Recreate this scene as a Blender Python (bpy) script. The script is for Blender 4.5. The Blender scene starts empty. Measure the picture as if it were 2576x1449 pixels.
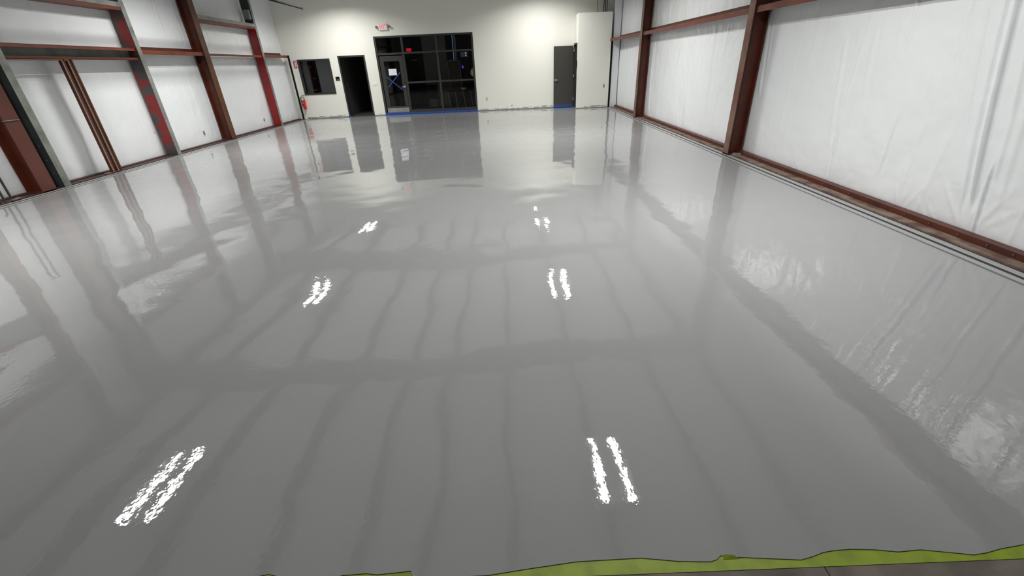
import bpy, math, random
import numpy as np
from mathutils import Vector, Matrix

# ---------------------------------------------------------------- camera, world, light, exposure
sc = bpy.context.scene
H = 1.668                                   # camera height
YAW, PITCH, ROLL = -0.000505, 0.485098, -0.045748
FPX = 1071.79
def cam_axes():
    cy, sy = math.cos(YAW), math.sin(YAW); cp, sp = math.cos(PITCH), math.sin(PITCH)
    f = Vector((sy*cp, cy*cp, -sp)); r = Vector((cy, -sy, 0)); u = r.cross(f)
    c, s = math.cos(ROLL), math.sin(ROLL)
    return c*r + s*u, -s*r + c*u, f
_r, _u, _f = cam_axes()
cd = bpy.data.cameras.new('camera'); cam = bpy.data.objects.new('camera', cd)
sc.collection.objects.link(cam)
m = Matrix((_r, _u, -_f)).transposed().to_4x4(); m.translation = (0, 0, H)
cam.matrix_world = m
cd.sensor_width = 36.0; cd.lens = FPX/2576*36.0; cd.clip_start = 0.05; cd.clip_end = 200
sc.camera = cam
w = bpy.data.worlds.new('world'); sc.world = w; w.use_nodes = True
w.node_tree.nodes['Background'].inputs[0].default_value = (0.5, 0.55, 0.6, 1)
w.node_tree.nodes['Background'].inputs[1].default_value = 0.02
sc.view_settings.view_transform = 'Standard'
try: sc.view_settings.look = 'None'
except Exception: pass
sc.view_settings.gamma = 1; sc.view_settings.exposure = 0.0
try: sc.view_settings.use_curve_mapping = False
except Exception: pass
LAMP_W = 90.0            # watts of each LED strip
LAMP_SPREAD = 150.0
LAMP_COL = (1.0, 0.985, 0.95)

# ---------------------------------------------------------------- helpers
XL, XR, Y0, Y1, YF = -8.36, 4.38, -10.0, 18.7, -10.0
C = sc.collection
rnd = random.Random(7)
def lin(r, g, b):
    f = lambda c: (c/255/12.92) if c/255 <= 0.04045 else ((c/255+0.055)/1.055)**2.4
    return (f(r), f(g), f(b), 1)

def mat(name, col, rough=0.5, metal=0.0, spec=0.5, bump=None, vary=None, emit=None, coat=0.0):
    """bump=(scale, distance); vary=(colour2, scale, lo, hi) patchy second colour"""
    m = bpy.data.materials.new(name); m.use_nodes = True
    nt = m.node_tree; b = nt.nodes['Principled BSDF']
    b.inputs['Base Color'].default_value = col; b.inputs['Roughness'].default_value = rough
    b.inputs['Metallic'].default_value = metal; b.inputs['Specular IOR Level'].default_value = spec
    b.inputs['Coat Weight'].default_value = coat
    tc = nt.nodes.new('ShaderNodeNewGeometry')
    if vary:
        n = nt.nodes.new('ShaderNodeTexNoise'); n.inputs['Scale'].default_value = vary[1]; n.inputs['Detail'].default_value = 5
        nt.links.new(tc.outputs['Position'], n.inputs['Vector'])
        mr = nt.nodes.new('ShaderNodeMapRange'); mr.inputs[1].default_value = vary[2]; mr.inputs[2].default_value = vary[3]
        nt.links.new(n.outputs['Fac'], mr.inputs[0])
        mx = nt.nodes.new('ShaderNodeMix'); mx.data_type = 'RGBA'
        mx.inputs[6].default_value = col; mx.inputs[7].default_value = vary[0]
        nt.links.new(mr.outputs[0], mx.inputs[0]); nt.links.new(mx.outputs[2], b.inputs['Base Color'])
    if bump:
        n = nt.nodes.new('ShaderNodeTexNoise'); n.inputs['Scale'].default_value = bump[0]; n.inputs['Detail'].default_value = 3
        nt.links.new(tc.outputs['Position'], n.inputs['Vector'])
        bp = nt.nodes.new('ShaderNodeBump'); bp.inputs['Distance'].default_value = bump[1]; bp.inputs['Strength'].default_value = 1
        nt.links.new(n.outputs['Fac'], bp.inputs['Height']); nt.links.new(bp.outputs[0], b.inputs['Normal'])
    if emit:
        b.inputs['Emission Color'].default_value = emit[0]; b.inputs['Emission Strength'].default_value = emit[1]
    return m

class MB:
    def __init__(s): s.v = []; s.f = []
    def box(s, x0, x1, y0, y1, z0, z1):
        if x0 > x1: x0, x1 = x1, x0
        if y0 > y1: y0, y1 = y1, y0
        if z0 > z1: z0, z1 = z1, z0
        n = len(s.v)
        s.v += [(x0,y0,z0),(x1,y0,z0),(x1,y1,z0),(x0,y1,z0),(x0,y0,z1),(x1,y0,z1),(x1,y1,z1),(x0,y1,z1)]
        s.f += [tuple(n+i for i in q) for q in ((0,3,2,1),(4,5,6,7),(0,1,5,4),(1,2,6,5),(2,3,7,6),(3,0,4,7))]
        return s
    def loft(s, a, b):
        """closed solid between two equal-length rings of points"""
        n = len(s.v); k = len(a); s.v += [tuple(p) for p in a]+[tuple(p) for p in b]
        s.f.append(tuple(n+i for i in reversed(range(k)))); s.f.append(tuple(n+k+i for i in range(k)))
        for i in range(k): j = (i+1) % k; s.f.append((n+i, n+j, n+k+j, n+k+i))
        return s
    def tube(s, p, q, r, r2=None, k=12):
        p, q = Vector(p), Vector(q); d = (q-p).normalized()
        a = d.orthogonal().normalized(); b = d.cross(a); r2 = r if r2 is None else r2
        ring = lambda c, r: [c + r*(math.cos(t)*a + math.sin(t)*b) for t in [2*math.pi*i/k for i in range(k)]]
        return s.loft(ring(p, r), ring(q, r2))
    def lathe(s, base, prof, axis=(0,0,1), k=20):
        """prof: list of (radius, height) stacked along axis"""
        base = Vector(base); d = Vector(axis).normalized(); a = d.orthogonal().normalized(); b = d.cross(a)
        n = len(s.v)
        for r, hh in prof:
            for i in range(k):
                t = 2*math.pi*i/k; s.v.append(tuple(base + d*hh + r*(math.cos(t)*a+math.sin(t)*b)))
        for j in range(len(prof)-1):
            for i in range(k):
                i2 = (i+1) % k; s.f.append((n+j*k+i, n+j*k+i2, n+(j+1)*k+i2, n+(j+1)*k+i))
        s.f.append(tuple(n+i for i in reversed(range(k)))); s.f.append(tuple(n+(len(prof)-1)*k+i for i in range(k)))
        return s
    def path(s, pts, r, k=8):
        for a, b in zip(pts[:-1], pts[1:]): s.tube(a, b, r, k=k)
        return s
    def build(s, name, m, parent=None, smooth=False, bevel=0):
        me = bpy.data.meshes.new(name); me.from_pydata(s.v, [], s.f); me.update()
        if m: me.materials.append(m)
        if smooth:
            me.polygons.foreach_set('use_smooth', [True]*len(me.polygons))
            try: me.set_sharp_from_angle(angle=0.7)
            except Exception: pass
        o = bpy.data.objects.new(name, me); C.objects.link(o)
        if parent: o.parent = parent
        if bevel:
            md = o.modifiers.new('bevel', 'BEVEL'); md.width = bevel; md.segments = 2; md.limit_method = 'ANGLE'
        return o
def bx(name, m, parent, x0, x1, y0, y1, z0, z1, bevel=0): return MB().box(x0,x1,y0,y1,z0,z1).build(name, m, parent, bevel=bevel)
def empty(name, kind=None):
    o = bpy.data.objects.new(name, None); C.objects.link(o)
    if kind: o['kind'] = kind
    return o
def thing(o, label, cat, group=None):
    o['label'] = label; o['category'] = cat
    if group: o['group'] = group
    return o
def struct(o): o['kind'] = 'structure'; return o
def root(name, label, cat, group=None): return thing(empty(name), label, cat, group)
def text(name, body, size, loc, rot, m, parent, depth=0.002, align='CENTER', xs=1.0):
    cu = bpy.data.curves.new(name, 'FONT'); cu.body = body; cu.size = size; cu.extrude = depth
    cu.align_x = align; cu.align_y = 'CENTER'; cu.resolution_u = 3
    t = bpy.data.objects.new(name, cu); C.objects.link(t); t.location = loc; t.rotation_euler = rot; t.scale = (xs, 1, 1)
    bpy.context.view_layer.update()
    me = bpy.data.meshes.new_from_object(t.evaluated_get(bpy.context.evaluated_depsgraph_get()))
    o = bpy.data.objects.new(name, me); C.objects.link(o); o.matrix_world = t.matrix_world.copy()
    bpy.data.objects.remove(t); me.materials.clear(); me.materials.append(m)
    if parent: o.parent = parent
    o.name = name
    return o
def ray(px, py):
    return _r*((px-1288)/FPX) + _u*((724.5-py)/FPX) + _f
def floor_pt(px, py):
    r = ray(px, py); t = -H/r.z; return (r.x*t, r.y*t)
def deeper(X, z, y):
    """a point seen at (X, z) on the plane of the end wall, set back to depth y"""
    return X*y/Y1, H+(z-H)*y/Y1

# ---------------------------------------------------------------- materials
M = {}
M['drywall'] = mat('drywall', (0.80, 0.80, 0.735, 1), 0.75, spec=0.25, bump=(60, 0.0006))
M['vinyl'] = mat('white_vinyl', (0.79, 0.815, 0.832, 1), 0.25, spec=0.5, bump=(2.4, 0.028))
M['primer'] = mat('red_oxide_primer', lin(94, 44, 26), 0.5, vary=(lin(114, 58, 36), 3.0, 0.4, 0.7))
M['primer_face'] = mat('worn_primer', lin(118, 88, 70), 0.5, vary=(lin(98, 62, 46), 4.0, 0.4, 0.65))
M['primer_dark'] = mat('dark_primer', lin(84, 34, 17), 0.5, vary=(lin(64, 25, 13), 3.0, 0.4, 0.7))
M['base_brown'] = mat('dark_base_steel', lin(64, 36, 32), 0.6, vary=(lin(48, 28, 26), 4.0, 0.4, 0.7))
M['col_brown'] = mat('column_red_brown', lin(94, 46, 34), 0.5, vary=(lin(78, 36, 26), 2.0, 0.4, 0.7))
M['rust_brown'] = mat('brown_primer', lin(90, 56, 28), 0.45, vary=(lin(74, 36, 20), 1.4, 0.4, 0.65))
M['red'] = mat('bright_red_paint', lin(150, 18, 20), 0.35, vary=(lin(120, 14, 18), 3, 0.4, 0.7))
M['red_worn'] = mat('red_paint_worn_to_grey', lin(148, 30, 30), 0.45, vary=(lin(74, 76, 74), 2.6, 0.46, 0.56))
M['galv'] = mat('grey_galvanised', lin(150, 154, 146), 0.32, metal=0.55, vary=(lin(120, 124, 118), 5, 0.4, 0.7))
M['grey_steel'] = mat('grey_steel', lin(128, 131, 126), 0.45, vary=(lin(104, 108, 104), 4, 0.4, 0.7))
M['dark_steel'] = mat('dark_steel', lin(52, 58, 58), 0.5, vary=(lin(38, 42, 42), 2.2, 0.4, 0.7))
M['tan_dirt'] = mat('dusty_primer', lin(128, 110, 98), 0.7, vary=(lin(88, 64, 54), 5, 0.42, 0.6))
M['black_frame'] = mat('dark_bronze_frame', lin(46, 46, 43), 0.5)
M['black'] = mat('black', (0.006, 0.006, 0.006, 1), 0.7, spec=0.15)
M['dark_room'] = mat('unlit_room_shade', (0.12, 0.115, 0.11, 1), 0.8)  # lack of light in the rooms put into a dark wall colour
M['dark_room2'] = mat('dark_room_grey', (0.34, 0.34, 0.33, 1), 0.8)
M['office'] = mat('office_wall', (0.85, 0.9, 0.9, 1), 0.8)
M['door_paint'] = mat('dark_grey_door_paint', lin(58, 57, 52), 0.5)
M['blue_tape'] = mat('blue_tape', lin(28, 70, 142), 0.6)
M['green_tape'] = mat('yellow_green_tape', lin(140, 160, 40), 0.6, vary=(lin(122, 142, 34), 9, 0.45, 0.62), bump=(14, 0.001))
M['paper'] = mat('paper', (0.78, 0.82, 0.84, 1), 0.7)
M['white_plastic'] = mat('white_plastic', (0.82, 0.82, 0.78, 1), 0.35)
M['chrome'] = mat('satin_nickel', (0.75, 0.74, 0.71, 1), 0.28, metal=1)
M['steel_plate'] = mat('brushed_stainless', (0.7, 0.69, 0.66, 1), 0.25, metal=1, bump=(7, 0.008))
M['red_sign'] = mat('red_sign', lin(196, 30, 40), 0.4)
M['white_print'] = mat('white_print', (0.85, 0.8, 0.78, 1), 0.5)
M['exit_face'] = mat('exit_face', (0.8, 0.75, 0.74, 1), 0.4, emit=((1, .5, .5, 1), 0.1))
M['exit_letters'] = mat('exit_letters', lin(225, 20, 60), 0.4, emit=((1, 0.03, 0.1, 1), 0.45))
M['red_glow'] = mat('red_glow', lin(120, 8, 20), 0.4, emit=((1, 0.01, 0.05, 1), 0.5))
M['grey_plastic'] = mat('grey_plastic', lin(120, 124, 122), 0.45)
M['concrete'] = mat('bare_concrete', lin(120, 112, 104), 0.8, vary=(lin(88, 82, 76), 6, 0.35, 0.7), bump=(30, 0.002))
M['dark_groove'] = mat('dark_groove', lin(44, 46, 46), 0.8)
M['chip'] = mat('torn_drywall_edge', lin(110, 108, 98), 0.9)
M['ext_red'] = mat('extinguisher_red', lin(190, 22, 24), 0.25, coat=0.5)
M['green_tag'] = mat('green_tag', lin(60, 160, 84), 0.5)
M['lens'] = mat('led_lens', (0.9, 0.9, 0.9, 1), 0.4, emit=((1, 0.98, 0.94, 1), 6))
M['housing'] = mat('white_housing', (0.8, 0.8, 0.8, 1), 0.4)

def floor_coat():
    m = bpy.data.materials.new('grey_epoxy'); m.use_nodes = True; nt = m.node_tree
    nt.nodes.remove(nt.nodes['Principled BSDF'])
    df = nt.nodes.new('ShaderNodeBsdfDiffuse'); df.inputs['Color'].default_value = (0.295, 0.302, 0.305, 1)
    gl = nt.nodes.new('ShaderNodeBsdfGlossy'); gl.inputs['Roughness'].default_value = 0.0; gl.inputs['Color'].default_value = (1, 1, 1, 1)
    fr = nt.nodes.new('ShaderNodeFresnel'); fr.inputs['IOR'].default_value = 1.7
    mx = nt.nodes.new('ShaderNodeMixShader')
    nt.links.new(fr.outputs[0], mx.inputs[0]); nt.links.new(df.outputs[0], mx.inputs[1]); nt.links.new(gl.outputs[0], mx.inputs[2])
    nt.links.new(mx.outputs[0], nt.nodes['Material Output'].inputs[0])
    g = nt.nodes.new('ShaderNodeNewGeometry')
    def noise(scale, detail, sx=1, sy=1):
        mp = nt.nodes.new('ShaderNodeMapping'); mp.inputs['Scale'].default_value = (sx, sy, 1)
        nt.links.new(g.outputs['Position'], mp.inputs['Vector'])
        n = nt.nodes.new('ShaderNodeTexNoise'); n.inputs['Scale'].default_value = scale; n.inputs['Detail'].default_value = detail
        nt.links.new(mp.outputs[0], n.inputs['Vector']); return n.outputs['Fac']
    prev = None
    for fac, dist in ((noise(9, 1.0), 0.00045), (noise(30, 1.0), 0.00020), (noise(100, 0), 0.00004)):
        bp = nt.nodes.new('ShaderNodeBump'); bp.inputs['Strength'].default_value = 1; bp.inputs['Distance'].default_value = dist
        nt.links.new(fac, bp.inputs['Height'])
        if prev: nt.links.new(prev, bp.inputs['Normal'])
        prev = bp.outputs[0]
    nt.links.new(prev, gl.inputs['Normal']); nt.links.new(prev, fr.inputs['Normal'])
    return m
M['epoxy'] = floor_coat()
M['epoxy_edge'] = mat('grey_epoxy_edge', (0.34, 0.345, 0.345, 1), 0.3)

def glass(name, tint, ior=1.5):
    m = bpy.data.materials.new(name); m.use_nodes = True; nt = m.node_tree
    nt.nodes.remove(nt.nodes['Principled BSDF'])
    t = nt.nodes.new('ShaderNodeBsdfTransparent'); t.inputs[0].default_value = tint
    g = nt.nodes.new('ShaderNodeBsdfGlossy'); g.inputs['Roughness'].default_value = 0.0
    fr = nt.nodes.new('ShaderNodeFresnel'); fr.inputs[0].default_value = ior
    mx = nt.nodes.new('ShaderNodeMixShader')
    nt.links.new(fr.outputs[0], mx.inputs[0]); nt.links.new(t.outputs[0], mx.inputs[1]); nt.links.new(g.outputs[0], mx.inputs[2])
    nt.links.new(mx.outputs[0], nt.nodes['Material Output'].inputs[0]); return m
M['glass'] = glass('tinted_glass', (0.85, 0.86, 0.85, 1), 1.45)
M['glass2'] = glass('office_glass', (0.93, 0.95, 0.95, 1), 1.4)

# ---------------------------------------------------------------- floor
slab = struct(bx('floor', M['concrete'], None, XL-0.3, XR+0.3, Y0-0.3, Y1+5.0, -0.25, -0.004))
edge_px = [(1226,1447),(1330,1430),(1453,1412),(1540,1407),(1612,1403),(1660,1407),(1703.6,1411),(1750,1412),(1789,1412),(1803,1407),(1812,1397),(1856,1401),(1930,1404),(2015.6,1407.7),(2045,1399),(2070.6,1388.7),(2100,1384),(2138,1380.8),(2200,1382),(2260,1387.5),(2315,1382),(2380,1388),(2450,1395),(2485,1389),(2517,1379.5),(2576,1369)]
pts = [floor_pt(*p) for p in edge_px]
left = [(-8.03, 0.83), (-5, 0.86), (-2.2, 0.84)] + [floor_pt(*p) for p in ((560,1456),(640,1451),(676,1444),(705,1451),(840,1452),(861,1447),(922,1442),(948,1445),(1034,1436),(1038,1452),(1130,1451))]
right = [(2.2, 0.93), (2.9, 0.90), (3.5, 0.94), (3.93, 0.92)]
front = left + pts + right
XA, XB = -7.83, 3.935
front = [(max(x, XA), y) for x, y in front]
def coat_mesh(name, outline, z0, z1, m, parent):
    a = [(x, y, z0) for x, y in outline]; b = [(x, y, z1) for x, y in outline]
    return MB().loft(a, b).build(name, m, parent)
def edge_at(x):
    for (a, b), (c, d) in zip(front[:-1], front[1:]):
        if a <= x <= c and c > a: return b + (d-b)*(x-a)/(c-a)
    return front[-1][1]
def make_coat():
    """poured coating: a finely gridded sheet whose real surface carries the slow waves of the pour"""
    rg = np.random.RandomState(11)
    xs = np.sort(np.unique(np.round(np.concatenate([np.linspace(XA, XB, 240), [min(max(p[0], XA), XB) for p in front]]), 5)))
    ts = np.linspace(0, 1, 431)
    e = np.array([edge_at(x) for x in xs])
    X = np.repeat(xs[:, None], len(ts), 1); Yv = e[:, None] + (Y1+0.02-e[:, None])*ts[None, :]
    Z = np.zeros_like(X)
    def band(n, l0, l1, slope):
        s = np.zeros_like(X)
        for _ in range(n):
            lam = l0*(l1/l0)**rg.uniform(); th = rg.uniform(0, 2*np.pi); k = 2*np.pi/lam
            s += np.sin(k*(X*np.cos(th)+Yv*np.sin(th)) + rg.uniform(0, 6.28))/k
        return s*slope*math.sqrt(2.0/n)
    mask = 0.75 + 0.35*np.exp(-((X+6.0)/2.0)**2) + 0.25*np.sin(1.3*X+0.7*Yv+1)*np.sin(0.9*Yv-0.5*X) + 0.25*np.exp(-((Yv-13)/2.5)**2)
    Z = mask*(band(26, 0.9, 3.2, WAVE[0]) + band(34, 0.28, 0.9, WAVE[1]))
    fade = np.clip((Yv-e[:, None])/0.25, 0, 1)*np.clip((X-XA)/0.2, 0, 1)*np.clip((XB-X)/0.2, 0, 1)*np.clip((Y1+.02-Yv)/0.2, 0, 1)
    Z = np.clip(Z*fade, -0.0030, 0.0035)
    nx, ny = X.shape; P = np.stack([X, Yv, Z], -1).reshape(-1, 3); idx = np.arange(nx*ny).reshape(nx, ny)
    q = np.stack([idx[:-1,:-1], idx[1:,:-1], idx[1:,1:], idx[:-1,1:]], -1).reshape(-1, 4)
    # thin near edge standing on the tape
    skirt = np.stack([xs, e, np.full_like(xs, -0.004)], -1); base = len(P); P = np.concatenate([P, skirt, P[idx[:, 0]]])
    sk = np.array([[base+i, base+i+1, base+nx+i+1, base+nx+i] for i in range(nx-1)]); q = np.concatenate([q, sk])
    me = bpy.data.meshes.new('epoxy_coat'); me.vertices.add(len(P)); me.vertices.foreach_set('co', P.ravel())
    me.loops.add(q.size); me.loops.foreach_set('vertex_index', q.ravel().astype(np.int32))
    me.polygons.add(len(q)); me.polygons.foreach_set('loop_start', np.arange(0, q.size, 4, dtype=np.int32))
    me.polygons.foreach_set('loop_total', np.full(len(q), 4, dtype=np.int32)); me.update(calc_edges=True)
    me.polygons.foreach_set('use_smooth', [True]*(len(q)-len(sk)) + [False]*len(sk)); me.materials.append(M['epoxy'])
    o = bpy.data.objects.new('epoxy_coat', me); C.objects.link(o); o.parent = slab; return o
WAVE = (0.0062, 0.0080)
coat = make_coat()
def strip(x0, x1, y0, y1, z, name='edge_strip', mm=None):
    # bevelled low strip of coating over the slab edge
    a = [(x0,y0,-0.004),(x1,y0,-0.004),(x1,y0,z),(x0,y0,z)]
    b = [(p[0], y1, p[2]) for p in a]
    return MB().loft(a, b).build(name, mm or M['epoxy_edge'], slab)
for x0, x1 in ((3.93, 4.018), (4.045, 4.135), (-7.83, -7.925), (-7.95, -8.04)):
    strip(min(x0,x1), max(x0,x1), 0.9, Y1 if x0 < 0 else 17.9, 0.003)
M['soft_groove'] = mat('coating_lip', lin(104, 106, 105), 0.5)
for x0, x1, mm in ((4.012, 4.05, 'dark_groove'), (4.13, 4.165, 'dark_groove'), (3.925, 3.943, 'soft_groove'), (-7.958, -7.918, 'dark_groove'), (-8.062, -8.035, 'dark_groove'), (-7.845, -7.822, 'soft_groove')):
    bx('edge_groove', M[mm], slab, x0, x1, 0.95, 18.6 if x0 < 0 else 17.88, -0.0039, 0.0042)
# yellow-green masking tape under the ragged front edge
tp = floor_pt(1465, 1448.7); tq = floor_pt(2576, 1404)
slope = (tq[1]-tp[1])/(tq[0]-tp[0])
near = lambda x: tp[1] + slope*(x-tp[0])
far_e = [(x, y+0.02) for x, y in front if -8 < x < 3.95]
ta = MB()
xs = [-7.9 + i*0.1 for i in range(119)]
lo = [(x, near(x)) for x in xs]
def edge_at(x):
    for (a, b), (c, d) in zip(front[:-1], front[1:]):
        if a <= x <= c and c > a: return b + (d-b)*(x-a)/(c-a)
    return front[-1][1]
hi = [(x, max(edge_at(x)+0.03, near(x)+0.02)) for x in xs]
for i in range(len(xs)-1):
    a = [(lo[i][0],lo[i][1],-0.0039),(lo[i+1][0],lo[i+1][1],-0.0039),(hi[i+1][0],hi[i+1][1],-0.0039),(hi[i][0],hi[i][1],-0.0039)]
    n = len(ta.v); ta.v += [(p[0],p[1],-0.0025) for p in a]; ta.f.append((n, n+1, n+2, n+3))
tape = thing(ta.build('masking_tape', M['green_tape'], None), 'yellow-green masking tape along the ragged near edge of the grey floor coating', 'tape')
fx, fy = floor_pt(1825, 1400); gx, gy = floor_pt(1848, 1404)
fl = MB(); fl.loft([(fx-.012,fy-.010,-0.0022),(gx+.02,gy-.002,-0.0022),(gx-.002,gy+.010,0.0045),(fx-.004,fy+.006,0.0045)],
                   [(fx-.012,fy-.010,-0.0018),(gx+.02,gy-.002,-0.0018),(gx-.002,gy+.010,0.005),(fx-.004,fy+.006,0.005)])
fl.build('torn_corner', M['green_tape'], tape)
a, b = floor_pt(2073.7, 1423.6), floor_pt(2110, 1480)
d = Vector((b[0]-a[0], b[1]-a[1])).normalized(); n = Vector((-d.y, d.x))*0.0016; e = Vector(a)+d*2.5; a = Vector(a)-d*0.02
MB().loft([(a.x-n.x,a.y-n.y,-0.0045),(a.x+n.x,a.y+n.y,-0.0045),(e.x+n.x,e.y+n.y,-0.0045),(e.x-n.x,e.y-n.y,-0.0045)],
          [(a.x-n.x,a.y-n.y,-0.0034),(a.x+n.x,a.y+n.y,-0.0034),(e.x+n.x,e.y+n.y,-0.0034),(e.x-n.x,e.y-n.y,-0.0034)]).build('slab_joint', M['black'], slab)

# ---------------------------------------------------------------- insulated side walls
ZE = 4.75
def insulation(name, X, sgn, creases, pulls, seed, zpins, ystep):
    """white vinyl faced insulation: a displaced sheet; sgn = +1 when the room lies towards +x"""
    rg = np.random.RandomState(seed)
    ys = np.concatenate([np.arange(Y0, 1.0, 0.15), np.arange(1.0, 7.0, ystep*0.5), np.arange(7.0, Y1+0.001, ystep)]); ys[-1] = Y1
    zs = np.linspace(0.0, ZE, 150)
    Yg, Zg = np.meshgrid(ys, zs, indexing='ij')
    if sgn < 0: Yg = Yg + 0.23*(np.minimum(Zg, 2.4)-1.0)*np.exp(-((Yg-4.15)/1.2)**2)   # grid follows the lean of the big folds
    D = np.zeros_like(Yg)
    for z0, z1 in zip(zpins[:-1], zpins[1:]):
        k = (Zg >= z0) & (Zg <= z1); D += k*0.030*np.sin(np.pi*np.clip((Zg-z0)/(z1-z0), 0, 1))**0.6
    D -= 0.03
    # small random upright ripples
    for _ in range(260):
        yc = rg.uniform(Y0, Y1); zc = rg.uniform(0, ZE); L = rg.uniform(.2, .9); wd = rg.uniform(.02, .12); sl = rg.uniform(-.1, .1)
        D += rg.uniform(-.006, .008)*np.exp(-((Yg-yc-sl*(Zg-zc))/wd)**2 - ((Zg-zc)/L)**2)
    for yc in np.arange(Y0, Y1, 1.22):       # facing seams
        yc += rg.uniform(-.05, .05); D += 0.005*np.exp(-((Yg-yc)/0.02)**2)
    for (ya, za), (yb, zb), amp, wd in creases:
        t = np.clip((Zg-zb)/(za-zb), -0.5, 1.5); yc = yb + (ya-yb)*t
        over = np.maximum(0, np.maximum(Zg-max(za, zb), min(za, zb)-Zg)); win = np.exp(-(over/0.10)**2)
        u = (Yg-yc)/wd
        D += win*amp*(np.exp(-u**2) - 0.7*np.exp(-(u+1.7)**2))
    for yc, zc, n_, L, amp in pulls:         # little fans of wrinkles above the base
        for k in range(n_):
            a = (k-(n_-1)/2)*0.45 + rg.uniform(-.1, .1); y_ = yc + (Zg-zc)*a + 0.03*k
            D += amp*np.exp(-((Yg-y_)/0.018)**2)*np.exp(-((Zg-zc-L/2)/(L/2))**2)
    P = np.stack([X + sgn*D, Yg, Zg], -1).reshape(-1, 3)
    ny, nz = Yg.shape; idx = np.arange(ny*nz).reshape(ny, nz)
    q = np.stack([idx[:-1,:-1], idx[1:,:-1], idx[1:,1:], idx[:-1,1:]], -1).reshape(-1, 4)
    if sgn < 0: q = q[:, ::-1]
    me = bpy.data.meshes.new(name); me.vertices.add(len(P)); me.vertices.foreach_set('co', P.ravel())
    me.loops.add(q.size); me.loops.foreach_set('vertex_index', q.ravel().astype(np.int32))
    me.polygons.add(len(q)); me.polygons.foreach_set('loop_start', np.arange(0, q.size, 4, dtype=np.int32))
    me.polygons.foreach_set('loop_total', np.full(len(q), 4, dtype=np.int32)); me.update(calc_edges=True)
    me.polygons.foreach_set('use_smooth', [True]*len(q)); me.materials.append(M['vinyl'])
    o = bpy.data.objects.new(name, me); C.objects.link(o); struct(o)
    bx('outer_sheeting', M['housing'], o, X-sgn*0.04, X-sgn*0.16, Y0-0.1, Y1+5, -0.004, ZE+0.1)
    return o
RC = [((4.28,2.15),(3.88,.42),.034,.016), ((4.37,2.15),(3.97,.39),.018,.014), ((4.20,1.9),(3.93,.6),.012,.012), ((4.55,2.2),(4.2,.9),.006,.022), ((3.6,2.1),(3.45,.8),.007,.022), ((3.25,2.1),(3.15,.9),.006,.022), ((3.81,.58),(3.76,.18),.02,.012), ((5.84,.62),(5.77,.2),.018,.012),
      ((6.15,1.67),(5.95,.64),.010,.03), ((5.69,1.74),(5.62,1.32),.008,.03), ((5.01,.9),(5.01,.46),.008,.02), ((6.56,.21),(6.42,.06),.010,.015),
      ((4.24,.16),(4.13,.05),.012,.012), ((4.36,.16),(4.25,.06),.010,.012), ((4.0,2.1),(3.78,.66),.006,.02), ((3.9,2.1),(3.66,.5),.005,.025),
      ((4.1,2.1),(3.89,1.22),.012,.02), ((8.08,2.18),(7.93,1.13),.014,.022), ((7.98,2.18),(7.86,1.5),.010,.015), ((10.07,2.21),(9.89,.6),.010,.03),
      ((11.07,1.89),(10.9,1.17),.008,.02), ((11.82,.49),(11.74,.12),.010,.02), ((14.05,2.1),(13.87,.32),.014,.022), ((13.9,2.1),(13.8,1.2),.009,.02),
      ((18.1,4.6),(17.98,2.4),.012,.04), ((16.6,4.6),(16.5,2.6),.010,.04), ((12.04,4.4),(11.89,2.5),.012,.03), ((17.7,2.03),(17.65,1.22),.010,.02), ((16.4,2.1),(16.3,.4),.008,.03),
      ((3.5,2.1),(3.3,.3),.008,.02), ((3.1,2.1),(3.0,.3),.010,.025), ((4.7,2.2),(4.55,1.5),.006,.03), ((5.3,2.2),(5.2,1.7),.008,.02)]
RP = [(4.55,.02,3,.3,.006), (3.75,.05,5,.4,.008), (2.9,.05,5,.5,.01), (1.5,.05,5,.5,.01), (9.6,.1,2,.3,.004), (5.3,1.65,2,.25,.005)]
LC = [((10.67,1.54),(10.68,.43),.012,.02), ((9.25,2.01),(8.95,.42),.006,.02), ((12.67,1.73),(12.5,.82),.008,.02), ((16.27,1.59),(16.2,.98),.010,.02),
      ((17.93,.94),(18.09,.21),.018,.02), ((14.39,3.01),(14.27,2.51),.014,.02), ((18.25,1.94),(18.12,1.54),.010,.02), ((12.61,4.2),(12.49,2.7),.014,.02),
      ((12.5,4.2),(12.4,3.2),.012,.02), ((8.72,4.2),(8.70,2.85),.014,.02), ((9.28,3.2),(9.26,2.9),.012,.02), ((8.9,3.3),(8.86,2.9),.012,.02), ((10.56,2.92),(10.6,2.82),.012,.02)]
wall_r = insulation('wall_right', XR, -1, RC, RP, 3, (0, 2.3, ZE), 0.025)
wall_l = insulation('wall_left', XL, 1, LC, [(12.7,.2,2,.3,.004)], 5, (0, 2.2, 3.05, ZE), 0.03)
bx('corner_return', M['vinyl'], wall_r, 4.11, 4.36, 17.95, 18.02, 0, ZE-.05)
for yy, zz, s in ((12.67, .30, .06), (16.04, .28, .05), (10.9, .55, .012)):
    MB().loft([(XL+.002,yy-.3*s,zz+s),(XL+.002,yy+.45*s,zz+.7*s),(XL+.002,yy+.4*s,zz-.9*s),(XL+.002,yy-.1*s,zz-s),(XL+.002,yy-.5*s,zz+.2*s)],
              [(XL+.006,yy-.3*s,zz+s),(XL+.006,yy+.45*s,zz+.7*s),(XL+.006,yy+.4*s,zz-.9*s),(XL+.006,yy-.1*s,zz-s),(XL+.006,yy-.5*s,zz+.2*s)]).build('scuffed_tear', M['grey_plastic'], wall_l)

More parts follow.
